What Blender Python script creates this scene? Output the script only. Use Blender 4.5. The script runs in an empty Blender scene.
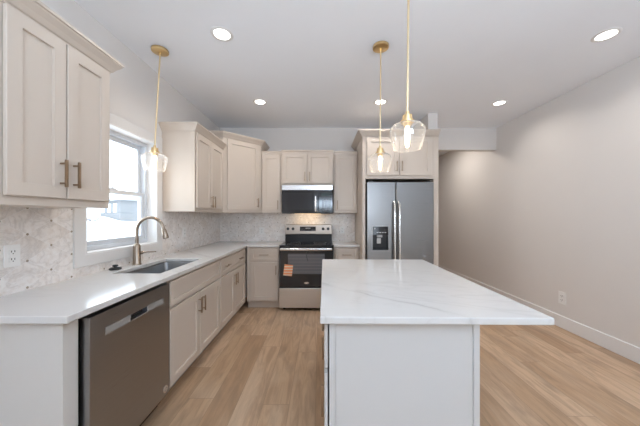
import bpy, bmesh, math, random
from mathutils import Vector, Matrix

S = bpy.context.scene
COL = S.collection
PI = math.pi

# ---------------------------------------------------------------- camera, world, exposure
H = 1.325
cam_d = bpy.data.cameras.new('camera')
cam_d.sensor_width = 36.0
cam_d.lens = 36.0 * 256.0 / 640.0
cam_d.shift_x = -0.5 / 640.0
cam_d.shift_y = 3.0 / 640.0
cam_d.clip_start = 0.02
cam = bpy.data.objects.new('camera', cam_d)
cam.location = (0, 0, H)
cam.rotation_euler = (PI / 2, 0, 0)
COL.objects.link(cam)
S.camera = cam

S.view_settings.view_transform = 'Standard'
S.view_settings.look = 'None'
S.view_settings.gamma = 1.0
S.view_settings.use_curve_mapping = False
S.view_settings.exposure = 0.06
S.render.film_transparent = False
S.cycles.max_bounces = 10
S.cycles.diffuse_bounces = 6
S.cycles.glossy_bounces = 5
S.cycles.transparent_max_bounces = 16
S.cycles.transmission_bounces = 8
S.cycles.sample_clamp_indirect = 6.0
S.cycles.caustics_reflective = False
S.cycles.caustics_refractive = False

SKY = 5.0
W = bpy.data.worlds.new('overcast_sky')
S.world = W
W.use_nodes = True
nt = W.node_tree
bg = nt.nodes['Background']
bg.inputs['Color'].default_value = (0.80, 0.90, 1.0, 1)
bg.inputs['Strength'].default_value = SKY

def portal(name, loc, rot, sx, sy):
    d = bpy.data.lights.new(name, 'AREA')
    d.shape = 'RECTANGLE'; d.size = sx; d.size_y = sy
    d.cycles.is_portal = True
    o = bpy.data.objects.new(name, d)
    o.location = loc; o.rotation_euler = rot
    COL.objects.link(o)
    return o

LAMP_W = 3.9       # each recessed ceiling lamp
BULB_W = 2.2       # each pendant bulb
WARM = (1.0, 0.80, 0.58)
LAMPC = (1.0, 0.93, 0.86)

# room dimensions
XL, XR, YB, YR, ZC = -1.64, 2.865, 4.17, -4.2, 2.76
YA = 7.4          # back of the passage beyond the header
portal('window_portal', (XL - 0.16, 2.165, 1.55), (0, -PI / 2, 0), 1.0, 0.80)
portal('side_portal', (XL - 0.17, -2.3, 1.42), (0, -PI / 2, 0), 1.76, 1.4)
portal('rear_portal', (1.85, YR - 0.05, 1.20), (PI / 2, 0, 0), 1.4, 2.2)

# added area light behind the camera, aimed up to brighten the ceiling
bl = bpy.data.lights.new('added_bounce_light', 'AREA'); bl.shape = 'RECTANGLE'; bl.size = 1.6; bl.size_y = 1.2
bl.energy = 118.0; bl.color = (0.66, 0.82, 1.0)
blo = bpy.data.objects.new('added_bounce_light', bl); blo.location = (0.7, -1.3, 1.75); blo.rotation_euler = (math.radians(165), 0, 0); COL.objects.link(blo)

# ---------------------------------------------------------------- helpers: materials
def new_mat(name):
    m = bpy.data.materials.new(name)
    m.use_nodes = True
    return m, m.node_tree, m.node_tree.nodes['Principled BSDF']

def N(t, kind, **kw):
    n = t.nodes.new(kind)
    for k, v in kw.items():
        setattr(n, k, v)
    return n

def math_n(t, op, a, b=None, c=None):
    n = N(t, 'ShaderNodeMath', operation=op)
    for i, v in enumerate((a, b, c)):
        if v is None:
            continue
        if isinstance(v, (int, float)):
            n.inputs[i].default_value = v
        else:
            t.links.new(v, n.inputs[i])
    return n.outputs[0]

def ramp(t, fac, stops, interp='LINEAR'):
    r = N(t, 'ShaderNodeValToRGB')
    r.color_ramp.interpolation = interp
    e = r.color_ramp.elements
    while len(e) > len(stops):
        e.remove(e[-1])
    while len(e) < len(stops):
        e.new(0.5)
    for i, (p, c) in enumerate(stops):
        e[i].position = p
        e[i].color = (c[0], c[1], c[2], 1) if not isinstance(c, (int, float)) else (c, c, c, 1)
    t.links.new(fac, r.inputs[0])
    return r.outputs[0]

def mixc(t, fac, a, b, blend='MIX'):
    n = N(t, 'ShaderNodeMix', data_type='RGBA', blend_type=blend)
    for sock, v in ((n.inputs[0], fac), (n.inputs[6], a), (n.inputs[7], b)):
        if isinstance(v, (int, float)):
            sock.default_value = v
        elif isinstance(v, tuple):
            sock.default_value = (v[0], v[1], v[2], 1)
        else:
            t.links.new(v, sock)
    return n.outputs[2]

def noise(t, vec, scale, detail=4, rough=0.55, dist=0.0):
    n = N(t, 'ShaderNodeTexNoise')
    n.inputs['Scale'].default_value = scale
    n.inputs['Detail'].default_value = detail
    n.inputs['Roughness'].default_value = rough
    n.inputs['Distortion'].default_value = dist
    t.links.new(vec, n.inputs['Vector'])
    return n.outputs['Fac']

def world_pos(t):
    return N(t, 'ShaderNodeNewGeometry').outputs['Position']

def paint(name, col, rough=0.5, bump=0.0, var=0.015, spec=0.35):
    m, t, b = new_mat(name)
    p = N(t, 'ShaderNodeTexCoord').outputs['Object']
    n = noise(t, p, 3.0, 2)
    c = mixc(t, n, tuple(x * (1 - var) for x in col), tuple(min(1, x * (1 + var)) for x in col))
    t.links.new(c, b.inputs['Base Color'])
    b.inputs['Roughness'].default_value = rough
    b.inputs['Specular IOR Level'].default_value = spec
    if bump:
        bn = N(t, 'ShaderNodeBump')
        bn.inputs['Strength'].default_value = bump
        bn.inputs['Distance'].default_value = 0.002
        t.links.new(noise(t, p, 220, 3), bn.inputs['Height'])
        t.links.new(bn.outputs[0], b.inputs['Normal'])
    return m

def metal(name, col, rough=0.3, streak=None, aniso=0.0):
    m, t, b = new_mat(name)
    b.inputs['Metallic'].default_value = 1.0
    b.inputs['Roughness'].default_value = rough
    b.inputs['Anisotropic'].default_value = aniso
    if streak:
        p = N(t, 'ShaderNodeTexCoord').outputs['Object']
        mp = N(t, 'ShaderNodeMapping')
        mp.inputs['Scale'].default_value = streak
        t.links.new(p, mp.inputs[0])
        n = noise(t, mp.outputs[0], 1.0, 3)
        c = mixc(t, n, tuple(x * 0.93 for x in col), tuple(min(1, x * 1.05) for x in col))
        t.links.new(c, b.inputs['Base Color'])
        r = math_n(t, 'MULTIPLY_ADD', n, 0.12, rough - 0.06)
        t.links.new(r, b.inputs['Roughness'])
    else:
        p = N(t, 'ShaderNodeTexCoord').outputs['Object']
        n = noise(t, p, 40.0, 2)
        c = mixc(t, n, tuple(x * 0.97 for x in col), col)
        t.links.new(c, b.inputs['Base Color'])
    return m

def emit(name, col, strength):
    m, t, b = new_mat(name)
    b.inputs['Base Color'].default_value = (*col, 1)
    b.inputs['Emission Color'].default_value = (*col, 1)
    b.inputs['Emission Strength'].default_value = strength
    return m

def thin_glass(name, ior=1.45, tint=(1, 1, 1), rough=0.0, gain=1.0, haze=0.0):
    m, t, b = new_mat(name)
    t.nodes.remove(b)
    out = t.nodes['Material Output']
    tr = N(t, 'ShaderNodeBsdfTransparent'); tr.inputs[0].default_value = (*tint, 1)
    gl = N(t, 'ShaderNodeBsdfGlossy'); gl.inputs['Roughness'].default_value = rough
    lw = N(t, 'ShaderNodeLayerWeight'); lw.inputs[0].default_value = 0.5
    f0 = ((ior - 1) / (ior + 1)) ** 2
    f = math_n(t, 'MULTIPLY', math_n(t, 'MULTIPLY_ADD', math_n(t, 'POWER', lw.outputs['Facing'], 5.0), 1 - f0, f0), gain)
    mx = N(t, 'ShaderNodeMixShader')
    t.links.new(f, mx.inputs[0]); t.links.new(tr.outputs[0], mx.inputs[1]); t.links.new(gl.outputs[0], mx.inputs[2])
    if haze:
        df = N(t, 'ShaderNodeBsdfTranslucent'); df.inputs[0].default_value = (0.95, 0.95, 0.95, 1)
        dd = N(t, 'ShaderNodeBsdfDiffuse'); dd.inputs[0].default_value = (0.95, 0.95, 0.95, 1)
        md = N(t, 'ShaderNodeMixShader'); t.links.new(df.outputs[0], md.inputs[1]); t.links.new(dd.outputs[0], md.inputs[2])
        mh = N(t, 'ShaderNodeMixShader')
        t.links.new(math_n(t, 'MULTIPLY_ADD', math_n(t, 'POWER', lw.outputs['Facing'], 3.0), haze * 6, haze), mh.inputs[0])
        t.links.new(mx.outputs[0], mh.inputs[1]); t.links.new(md.outputs[0], mh.inputs[2])
        mx = mh
    t.links.new(mx.outputs[0], out.inputs[0])
    return m

M = {}
M['wall'] = paint('wall_paint', (0.745, 0.712, 0.682), 0.65, bump=0.15)
M['ceiling'] = paint('ceiling_paint', (0.88, 0.905, 0.945), 0.8, bump=0.15)
M['casing'] = paint('casing_paint', (0.74, 0.725, 0.71), 0.4)
M['trim'] = paint('white_trim_paint', (0.80, 0.79, 0.78), 0.4)
M['vinyl'] = paint('shade_toned_vinyl', (0.60, 0.635, 0.68), 0.35)  # white vinyl toned down and blued: its shading is in the colour
M['cab'] = paint('greige_cabinet_paint', (0.61, 0.53, 0.455), 0.38)
M['cab_daylit'] = paint('daylit_cabinet_paint', (0.62, 0.60, 0.57), 0.38)  # cabinet paint again, paler and cooler: the daylight on this end is painted in
M['island'] = paint('daylit_island_paint', (0.55, 0.54, 0.525), 0.38)  # cabinet paint greyed, with the cool daylight on the island put into the colour
M['dark'] = paint('dark_gap', (0.05, 0.045, 0.04), 0.8)
M['toe'] = paint('shaded_toe_kick', (0.40, 0.36, 0.32), 0.6)  # darker than the cabinets: the shadow of the toe space is in the colour
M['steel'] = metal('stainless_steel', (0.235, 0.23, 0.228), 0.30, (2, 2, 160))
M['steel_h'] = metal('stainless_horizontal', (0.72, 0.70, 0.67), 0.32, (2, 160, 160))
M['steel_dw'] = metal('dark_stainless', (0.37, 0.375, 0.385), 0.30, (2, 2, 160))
M['steel_light'] = metal('bright_steel', (0.80, 0.79, 0.78), 0.24)
M['sink'] = metal('sink_steel', (0.30, 0.305, 0.31), 0.36, (60, 60, 4))
M['nickel'] = metal('champagne_pull_metal', (0.38, 0.28, 0.195), 0.34)
M['faucet'] = metal('champagne_bronze', (0.36, 0.295, 0.235), 0.27)
M['brass'] = metal('brushed_brass', (0.80, 0.585, 0.30), 0.30)
M['brass_rod'] = metal('pale_brass_rod', (0.86, 0.70, 0.45), 0.35)
M['black_plastic'] = paint('black_plastic', (0.018, 0.018, 0.02), 0.35)
M['plate'] = paint('white_plate_plastic', (0.83, 0.82, 0.80), 0.35)
M['slot'] = paint('outlet_slot', (0.06, 0.055, 0.05), 0.6)
M['rubber'] = paint('black_rubber', (0.02, 0.02, 0.022), 0.5)
M['glass'] = thin_glass('clear_glass', 1.45, (0.99, 0.99, 0.99), 0.02, 1.3, 0.035)
M['pane'] = thin_glass('window_pane_glass', 1.45, (0.97, 0.985, 0.99), 0.0)
M['bulb'] = emit('warm_bulb_glow', (1.0, 0.82, 0.55), 4.5)
M['lens'] = emit('downlight_lens', (1.0, 0.96, 0.9), 6.0)
M['display'] = emit('clock_digits', (0.6, 0.8, 1.0), 0.8)
M['snow'] = paint('snow', (0.86, 0.88, 0.92), 0.9, var=0.04)
M['siding'] = paint('blue_grey_siding', (0.19, 0.195, 0.20), 0.8)
M['roofm'] = paint('frosted_roof', (0.40, 0.41, 0.42), 0.9, var=0.1)
M['bark'] = paint('bare_bark', (0.22, 0.21, 0.22), 0.9)
M['label_orange'] = None

def black_glass():
    m, t, b = new_mat('black_oven_glass')
    b.inputs['Base Color'].default_value = (0.022, 0.022, 0.024, 1)
    b.inputs['Roughness'].default_value = 0.09
    b.inputs['Specular IOR Level'].default_value = 0.6
    p = N(t, 'ShaderNodeTexCoord').outputs['Object']
    t.links.new(ramp(t, noise(t, p, 8, 2), [(0.3, 0.07), (0.7, 0.12)]), b.inputs['Roughness'])
    return m
M['bglass'] = black_glass()

def oven_window():
    m, t, b = new_mat('oven_window_glass')
    p = N(t, 'ShaderNodeTexCoord').outputs['Object']
    sp = N(t, 'ShaderNodeSeparateXYZ'); t.links.new(p, sp.inputs[0])
    w = math_n(t, 'FRACT', math_n(t, 'MULTIPLY', sp.outputs[2], 22.0))
    line = math_n(t, 'LESS_THAN', w, 0.12)
    t.links.new(mixc(t, line, (0.115, 0.115, 0.125), (0.19, 0.19, 0.20)), b.inputs['Base Color'])
    b.inputs['Roughness'].default_value = 0.10
    return m
M['owin'] = oven_window()

def quartz():
    m, t, b = new_mat('white_veined_quartz')
    p = world_pos(t)
    mp = N(t, 'ShaderNodeMapping'); mp.inputs['Rotation'].default_value = (0, 0, math.radians(24))
    mp.inputs['Scale'].default_value = (0.5, 1.35, 1.0)
    mp.inputs['Location'].default_value = (0.35, 0.2, 0.0)
    t.links.new(p, mp.inputs[0])
    n1 = noise(t, mp.outputs[0], 1.05, 5, 0.5, 0.5)
    d = math_n(t, 'ABSOLUTE', math_n(t, 'SUBTRACT', n1, 0.5))
    v = ramp(t, d, [(0.0, 0.9), (0.004, 0.55), (0.012, 0.08), (0.03, 0.0)])
    mask = ramp(t, noise(t, mp.outputs[0], 1.7, 3), [(0.38, 0.05), (0.62, 0.9)])
    mp2 = N(t, 'ShaderNodeMapping'); mp2.inputs['Rotation'].default_value = (0, 0, math.radians(12))
    mp2.inputs['Scale'].default_value = (0.8, 2.4, 1.0); mp2.inputs['Location'].default_value = (3.1, 1.7, 0)
    t.links.new(p, mp2.inputs[0])
    n2 = noise(t, mp2.outputs[0], 1.0, 6, 0.55, 0.8)
    d2 = math_n(t, 'ABSOLUTE', math_n(t, 'SUBTRACT', n2, 0.5))
    v2 = ramp(t, d2, [(0.0, 0.28), (0.005, 0.12), (0.014, 0.0)])
    vv = math_n(t, 'MAXIMUM', math_n(t, 'MULTIPLY', math_n(t, 'MULTIPLY', v, mask), 0.35), math_n(t, 'MULTIPLY', v2, 0.6))
    # three long diagonal veins
    sp = N(t, 'ShaderNodeSeparateXYZ'); t.links.new(p, sp.inputs[0])
    wob = math_n(t, 'MULTIPLY', math_n(t, 'SUBTRACT', noise(t, p, 3.2, 5, 0.55), 0.5), 0.16)
    fade = ramp(t, noise(t, p, 5.0, 3), [(0.36, 0.15), (0.60, 1.0)])
    for (a_, b_, c_, wd_, st_) in ((0.67, 0.743, 1.169, 0.008, 0.95), (0.50, 0.866, 1.33, 0.006, 0.6), (0.60, 0.80, 0.86, 0.006, 0.6), (0.30, 0.954, 1.95, 0.006, 0.4)):
        dd = math_n(t, 'ABSOLUTE', math_n(t, 'ADD', math_n(t, 'ADD', math_n(t, 'MULTIPLY', sp.outputs[0], a_), math_n(t, 'MULTIPLY', sp.outputs[1], b_)), math_n(t, 'SUBTRACT', wob, c_)))
        vl = ramp(t, dd, [(0.0, st_), (wd_, st_ * 0.35), (wd_ * 4, 0.0)])
        vv = math_n(t, 'MAXIMUM', vv, math_n(t, 'MULTIPLY', vl, fade))
    base = mixc(t, noise(t, p, 2.2, 3), (0.62, 0.61, 0.595), (0.665, 0.655, 0.64))
    c = mixc(t, math_n(t, 'MULTIPLY', vv, 0.75), base, (0.40, 0.385, 0.37))
    t.links.new(c, b.inputs['Base Color'])
    b.inputs['Roughness'].default_value = 0.13
    b.inputs['Specular IOR Level'].default_value = 0.5
    return m
M['quartz'] = quartz()

def floor_mat():
    m, t, b = new_mat('light_oak_planks')
    p = world_pos(t)
    sp = N(t, 'ShaderNodeSeparateXYZ'); t.links.new(p, sp.inputs[0])
    X, Y = sp.outputs[0], sp.outputs[1]
    PW, PL = 0.185, 1.25
    rx = math_n(t, 'DIVIDE', math_n(t, 'ADD', X, 5.03), PW)
    row = math_n(t, 'FLOOR', rx)
    wn = N(t, 'ShaderNodeTexWhiteNoise', noise_dimensions='1D'); t.links.new(row, wn.inputs['W'])
    ry = math_n(t, 'ADD', math_n(t, 'DIVIDE', Y, PL), math_n(t, 'MULTIPLY', wn.outputs['Value'], 7.0))
    colm = math_n(t, 'FLOOR', ry)
    pid = math_n(t, 'ADD', math_n(t, 'MULTIPLY', row, 17.31), math_n(t, 'MULTIPLY', colm, 5.77))
    wn2 = N(t, 'ShaderNodeTexWhiteNoise', noise_dimensions='1D'); t.links.new(pid, wn2.inputs['W'])
    tone = wn2.outputs['Value']
    # grain coordinates, shifted per plank
    cb = N(t, 'ShaderNodeCombineXYZ')
    t.links.new(math_n(t, 'MULTIPLY', X, 1.0), cb.inputs[0])
    t.links.new(math_n(t, 'MULTIPLY', Y, 0.11), cb.inputs[1])
    t.links.new(math_n(t, 'MULTIPLY', tone, 31.0), cb.inputs[2])
    g1 = noise(t, cb.outputs[0], 22, 6, 0.62, 1.0)
    cb2 = N(t, 'ShaderNodeCombineXYZ')
    t.links.new(X, cb2.inputs[0]); t.links.new(math_n(t, 'MULTIPLY', Y, 0.30), cb2.inputs[1])
    t.links.new(math_n(t, 'MULTIPLY', tone, 47.0), cb2.inputs[2])
    g2 = noise(t, cb2.outputs[0], 7.5, 4, 0.55, 0.8)
    g3 = noise(t, cb2.outputs[0], 4.2, 2, 0.5, 0.3)
    base = ramp(t, tone, [(0.0, (0.44, 0.28, 0.168)), (0.35, (0.50, 0.332, 0.205)), (0.7, (0.56, 0.38, 0.245)), (1.0, (0.62, 0.435, 0.292))])
    c = mixc(t, ramp(t, g1, [(0.42, 0.0), (0.64, 0.48)]), base, (0.27, 0.175, 0.105))
    c = mixc(t, ramp(t, g2, [(0.50, 0.0), (0.70, 0.55)]), c, (0.29, 0.205, 0.14))
    c = mixc(t, ramp(t, g3, [(0.30, 0.35), (0.48, 0.0)]), c, (0.66, 0.50, 0.36))
    # knots
    vo = N(t, 'ShaderNodeTexVoronoi'); vo.inputs['Scale'].default_value = 1.9
    cb3 = N(t, 'ShaderNodeCombineXYZ')
    t.links.new(math_n(t, 'MULTIPLY', X, 1.5), cb3.inputs[0]); t.links.new(math_n(t, 'MULTIPLY', Y, 0.7), cb3.inputs[1])
    t.links.new(cb3.outputs[0], vo.inputs['Vector'])
    kn = ramp(t, vo.outputs['Distance'], [(0.0, 0.7), (0.025, 0.45), (0.07, 0.0)])
    c = mixc(t, kn, c, (0.22, 0.15, 0.10))
    # seams
    fx = math_n(t, 'FRACT', rx); fy = math_n(t, 'FRACT', ry)
    sx = math_n(t, 'LESS_THAN', math_n(t, 'MINIMUM', fx, math_n(t, 'SUBTRACT', 1.0, fx)), 0.0065)
    sy = math_n(t, 'LESS_THAN', math_n(t, 'MINIMUM', fy, math_n(t, 'SUBTRACT', 1.0, fy)), 0.0011)
    seam = math_n(t, 'MAXIMUM', sx, sy)
    c = mixc(t, math_n(t, 'MULTIPLY', seam, 0.55), c, (0.16, 0.11, 0.075))
    t.links.new(c, b.inputs['Base Color'])
    b.inputs['Roughness'].default_value = 0.42
    b.inputs['Specular IOR Level'].default_value = 0.35
    return m
M['floor'] = floor_mat()

def tile_mat(name, axis):
    """marble mosaic of rhombs with a small metal dot at each meeting point; axis = the world axis along the wall"""
    m, t, b = new_mat(name)
    p = world_pos(t)
    sp = N(t, 'ShaderNodeSeparateXYZ'); t.links.new(p, sp.inputs[0])
    u = math_n(t, 'DIVIDE', math_n(t, 'SUBTRACT', sp.outputs[axis], 1.4256 if axis == 1 else 0.06), 0.1265)
    v = math_n(t, 'DIVIDE', math_n(t, 'SUBTRACT', sp.outputs[2], 1.0750), 0.0740)
    # diagonal coordinates: lattice points where a and b2 are both integers
    a = math_n(t, 'MULTIPLY', math_n(t, 'ADD', u, v), 0.5)
    b2 = math_n(t, 'MULTIPLY', math_n(t, 'SUBTRACT', u, v), 0.5)
    def near(x):
        f = math_n(t, 'FRACT', math_n(t, 'ADD', x, 0.5))
        return math_n(t, 'ABSOLUTE', math_n(t, 'SUBTRACT', f, 0.5))
    na, nb = near(a), near(b2)
    line = math_n(t, 'LESS_THAN', math_n(t, 'MINIMUM', na, nb), 0.013)
    # split each rhomb in three slips for the woven look
    tid = math_n(t, 'ADD', math_n(t, 'MULTIPLY', math_n(t, 'FLOOR', a), 12.7), math_n(t, 'MULTIPLY', math_n(t, 'FLOOR', b2), 4.31))
    wn = N(t, 'ShaderNodeTexWhiteNoise', noise_dimensions='1D'); t.links.new(tid, wn.inputs['W'])
    off = N(t, 'ShaderNodeCombineXYZ')
    t.links.new(math_n(t, 'MULTIPLY', wn.outputs['Value'], 9.0), off.inputs[0])
    va = N(t, 'ShaderNodeVectorMath', operation='ADD'); t.links.new(p, va.inputs[0]); t.links.new(off.outputs[0], va.inputs[1])
    n1 = noise(t, va.outputs[0], 7.0, 5, 0.6, 1.0)
    vein = ramp(t, math_n(t, 'ABSOLUTE', math_n(t, 'SUBTRACT', n1, 0.5)), [(0.0, 0.42), (0.02, 0.2), (0.07, 0.0)])
    n2 = noise(t, va.outputs[0], 3.0, 4, 0.6, 0.6)
    base = ramp(t, n2, [(0.3, (0.90, 0.88, 0.865)), (0.52, (0.86, 0.82, 0.79)), (0.72, (0.78, 0.71, 0.65))])
    base = mixc(t, math_n(t, 'MULTIPLY', wn.outputs['Value'], 0.35), base, (0.76, 0.715, 0.675))
    base = mixc(t, ramp(t, noise(t, va.outputs[0], 30.0, 3, 0.6), [(0.45, 0.0), (0.75, 0.55)]), base, (0.64, 0.555, 0.48))
    c = mixc(t, vein, base, (0.50, 0.46, 0.43))
    c = mixc(t, math_n(t, 'MULTIPLY', line, 0.45), c, (0.86, 0.85, 0.84))
    # dots (true circles on the wall)
    du = math_n(t, 'MULTIPLY', math_n(t, 'ADD', math_n(t, 'SUBTRACT', math_n(t, 'FRACT', math_n(t, 'ADD', a, 0.5)), 0.5), math_n(t, 'SUBTRACT', math_n(t, 'FRACT', math_n(t, 'ADD', b2, 0.5)), 0.5)), 0.1265)
    dv = math_n(t, 'MULTIPLY', math_n(t, 'SUBTRACT', math_n(t, 'SUBTRACT', math_n(t, 'FRACT', math_n(t, 'ADD', a, 0.5)), 0.5), math_n(t, 'SUBTRACT', math_n(t, 'FRACT', math_n(t, 'ADD', b2, 0.5)), 0.5)), 0.0740)
    r2 = math_n(t, 'ADD', math_n(t, 'MULTIPLY', du, du), math_n(t, 'MULTIPLY', dv, dv))
    dot = math_n(t, 'LESS_THAN', r2, 0.0068 ** 2)
    c = mixc(t, dot, c, (0.36, 0.30, 0.235))
    t.links.new(c, b.inputs['Base Color'])
    t.links.new(math_n(t, 'MULTIPLY', dot, 0.7), b.inputs['Metallic'])
    b.inputs['Roughness'].default_value = 0.28
    return m
M['tile_l'] = tile_mat('marble_mosaic_left', 1)
M['tile_b'] = tile_mat('marble_mosaic_back', 0)

def sticker():
    m, t, b = new_mat('orange_energy_sticker')
    p = N(t, 'ShaderNodeTexCoord').outputs['Object']
    sp = N(t, 'ShaderNodeSeparateXYZ'); t.links.new(p, sp.inputs[0])
    f = math_n(t, 'FRACT', math_n(t, 'MULTIPLY', sp.outputs[2], 26.0))
    l = math_n(t, 'LESS_THAN', f, 0.34)
    t.links.new(mixc(t, l, (0.80, 0.30, 0.12), (0.80, 0.68, 0.55)), b.inputs['Base Color'])
    b.inputs['Roughness'].default_value = 0.5
    return m
M['sticker'] = sticker()

# ---------------------------------------------------------------- helpers: geometry
def bm_new():
    return bmesh.new()

def box(bm, x0, x1, y0, y1, z0, z1, bevel=0.0, seg=2, mtx=None):
    r = bmesh.ops.create_cube(bm, size=1.0)
    vs = r['verts']
    for v in vs:
        v.co = Vector(((x0 + x1) / 2 + v.co.x * (x1 - x0), (y0 + y1) / 2 + v.co.y * (y1 - y0), (z0 + z1) / 2 + v.co.z * (z1 - z0)))
    if mtx is not None:
        for v in vs:
            v.co = mtx @ v.co
    if bevel > 0:
        es = list({e for v in vs for e in v.link_edges})
        bmesh.ops.bevel(bm, geom=es, offset=bevel, segments=seg, profile=0.5, affect='EDGES')

def cyl(bm, p0, p1, r, seg=20, r2=None):
    p0, p1 = Vector(p0), Vector(p1)
    d = p1 - p0
    q = d.to_track_quat('Z', 'Y').to_matrix().to_4x4()
    m = Matrix.Translation((p0 + p1) / 2) @ q
    bmesh.ops.create_cone(bm, cap_ends=True, cap_tris=False, segments=seg, radius1=r, radius2=r if r2 is None else r2, depth=d.length, matrix=m)

def lathe(bm, prof, seg=32, origin=(0, 0, 0), mtx=None):
    """prof = list of (radius, z); radius 0 makes a pole"""
    o = Vector(origin)
    rings = []
    for r, z in prof:
        if r <= 1e-6:
            co = [Vector((0, 0, z))]
        else:
            co = [Vector((r * math.cos(2 * PI * k / seg), r * math.sin(2 * PI * k / seg), z)) for k in range(seg)]
        if mtx is not None:
            co = [mtx @ c for c in co]
        rings.append([bm.verts.new(c + o) for c in co])
    for a, b in zip(rings[:-1], rings[1:]):
        for k in range(seg):
            k2 = (k + 1) % seg
            if len(a) == 1 and len(b) == 1:
                continue
            if len(a) == 1:
                bm.faces.new((a[0], b[k2], b[k]))
            elif len(b) == 1:
                bm.faces.new((a[k], a[k2], b[0]))
            else:
                bm.faces.new((a[k], a[k2], b[k2], b[k]))

def tube(bm, pts, r, seg=14, cap=True):
    pts = [Vector(p) for p in pts]
    rad = r if isinstance(r, (list, tuple)) else [r] * len(pts)
    rings = []
    up = None
    for i, p in enumerate(pts):
        t = (pts[min(i + 1, len(pts) - 1)] - pts[max(i - 1, 0)]).normalized()
        if up is None:
            up = Vector((0, 1, 0)) if abs(t.y) < 0.9 else Vector((1, 0, 0))
        a = t.cross(up).normalized()
        b = a.cross(t).normalized()
        up = b
        rings.append([bm.verts.new(p + rad[i] * (math.cos(2 * PI * k / seg) * a + math.sin(2 * PI * k / seg) * b)) for k in range(seg)])
    for A, B in zip(rings[:-1], rings[1:]):
        for k in range(seg):
            bm.faces.new((A[k], A[(k + 1) % seg], B[(k + 1) % seg], B[k]))
    if cap:
        bm.faces.new(rings[0][::-1]); bm.faces.new(rings[-1])

def sweep(bm, path, prof, closed=False):
    """crown or casing: path = [(x,y)], outward is to the RIGHT of travel; prof = [(out, z)] closed loop"""
    n = len(path)
    P = [Vector((x, y, 0)) for x, y in path]
    rings = []
    for i in range(n):
        ns = []
        if i > 0:
            d = (P[i] - P[i - 1]).normalized(); ns.append(Vector((d.y, -d.x, 0)))
        if i < n - 1:
            d = (P[i + 1] - P[i]).normalized(); ns.append(Vector((d.y, -d.x, 0)))
        if len(ns) == 2:
            m = (ns[0] + ns[1]).normalized(); m = m / max(0.2, m.dot(ns[0]))
        else:
            m = ns[0]
        rings.append([bm.verts.new(P[i] + m * o + Vector((0, 0, z))) for o, z in prof])
    k = len(prof)
    for A, B in zip(rings[:-1], rings[1:]):
        for j in range(k):
            bm.faces.new((A[j], A[(j + 1) % k], B[(j + 1) % k], B[j]))
    bm.faces.new(rings[0]); bm.faces.new(rings[-1][::-1])

def prism(bm, poly, z0, z1):
    a = [bm.verts.new((x, y, z0)) for x, y in poly]
    b = [bm.verts.new((x, y, z1)) for x, y in poly]
    n = len(poly)
    for i in range(n):
        bm.faces.new((a[i], a[(i + 1) % n], b[(i + 1) % n], b[i]))
    bm.faces.new(a[::-1]); bm.faces.new(b)

def cells(bm, us, vs, keep, w0, w1, axes):
    """slab made of grid cells with holes; axes = (u axis, v axis, thickness axis)"""
    def vert(i, j, w):
        co = [0, 0, 0]; co[axes[0]] = us[i]; co[axes[1]] = vs[j]; co[axes[2]] = w
        return Vector(co)
    cache = {}
    def gv(i, j, s):
        k = (i, j, s)
        if k not in cache:
            cache[k] = bm.verts.new(vert(i, j, w1 if s else w0))
        return cache[k]
    nu, nv = len(us) - 1, len(vs) - 1
    K = lambda i, j: 0 <= i < nu and 0 <= j < nv and keep(i, j)
    for i in range(nu):
        for j in range(nv):
            if not K(i, j):
                continue
            for s in (0, 1):
                bm.faces.new((gv(i, j, s), gv(i + 1, j, s), gv(i + 1, j + 1, s), gv(i, j + 1, s)))
            for (di, dj, a, b) in ((-1, 0, (i, j), (i, j + 1)), (1, 0, (i + 1, j), (i + 1, j + 1)), (0, -1, (i, j), (i + 1, j)), (0, 1, (i, j + 1), (i + 1, j + 1))):
                if not K(i + di, j + dj):
                    bm.faces.new((gv(*a, 0), gv(*b, 0), gv(*b, 1), gv(*a, 1)))

def obj(name, bm, mat, parent=None, smooth=None, bevel=None, local=False):
    bmesh.ops.recalc_face_normals(bm, faces=bm.faces[:])
    me = bpy.data.meshes.new(name)
    bm.to_mesh(me); bm.free()
    me.materials.append(M[mat] if isinstance(mat, str) else mat)
    if smooth is not None:
        me.polygons.foreach_set('use_smooth', [True] * len(me.polygons))
        me.set_sharp_from_angle(angle=math.radians(smooth))
    o = bpy.data.objects.new(name, me)
    COL.objects.link(o)
    if parent is not None:
        o.parent = parent
    if bevel:
        md = o.modifiers.new('edge_bevel', 'BEVEL'); md.width = bevel; md.segments = 2; md.limit_method = 'ANGLE'; md.angle_limit = math.radians(50)
    return o

def thing(name, label, cat, loc=(0, 0, 0), rz=0.0, group=None):
    o = bpy.data.objects.new(name, None)
    o.empty_display_size = 0.1
    o.location = loc; o.rotation_euler = (0, 0, rz)
    COL.objects.link(o)
    o['label'] = label; o['category'] = cat
    if group:
        o['group'] = group
    return o

def struct(name, bm, mat, **kw):
    o = obj(name, bm, mat, **kw)
    if o.parent is None:
        o['kind'] = 'structure'
    return o

# ---------------------------------------------------------------- room shell
bm = bm_new(); box(bm, XL - 0.3, XR + 0.3, YR - 0.3, YA + 0.3, -0.12, 0.0); struct('floor', bm, 'floor')
bm = bm_new(); box(bm, XL - 0.3, XR + 0.3, YR - 0.3, YA + 0.3, ZC, ZC + 0.15); struct('ceiling', bm, 'ceiling')

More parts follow.
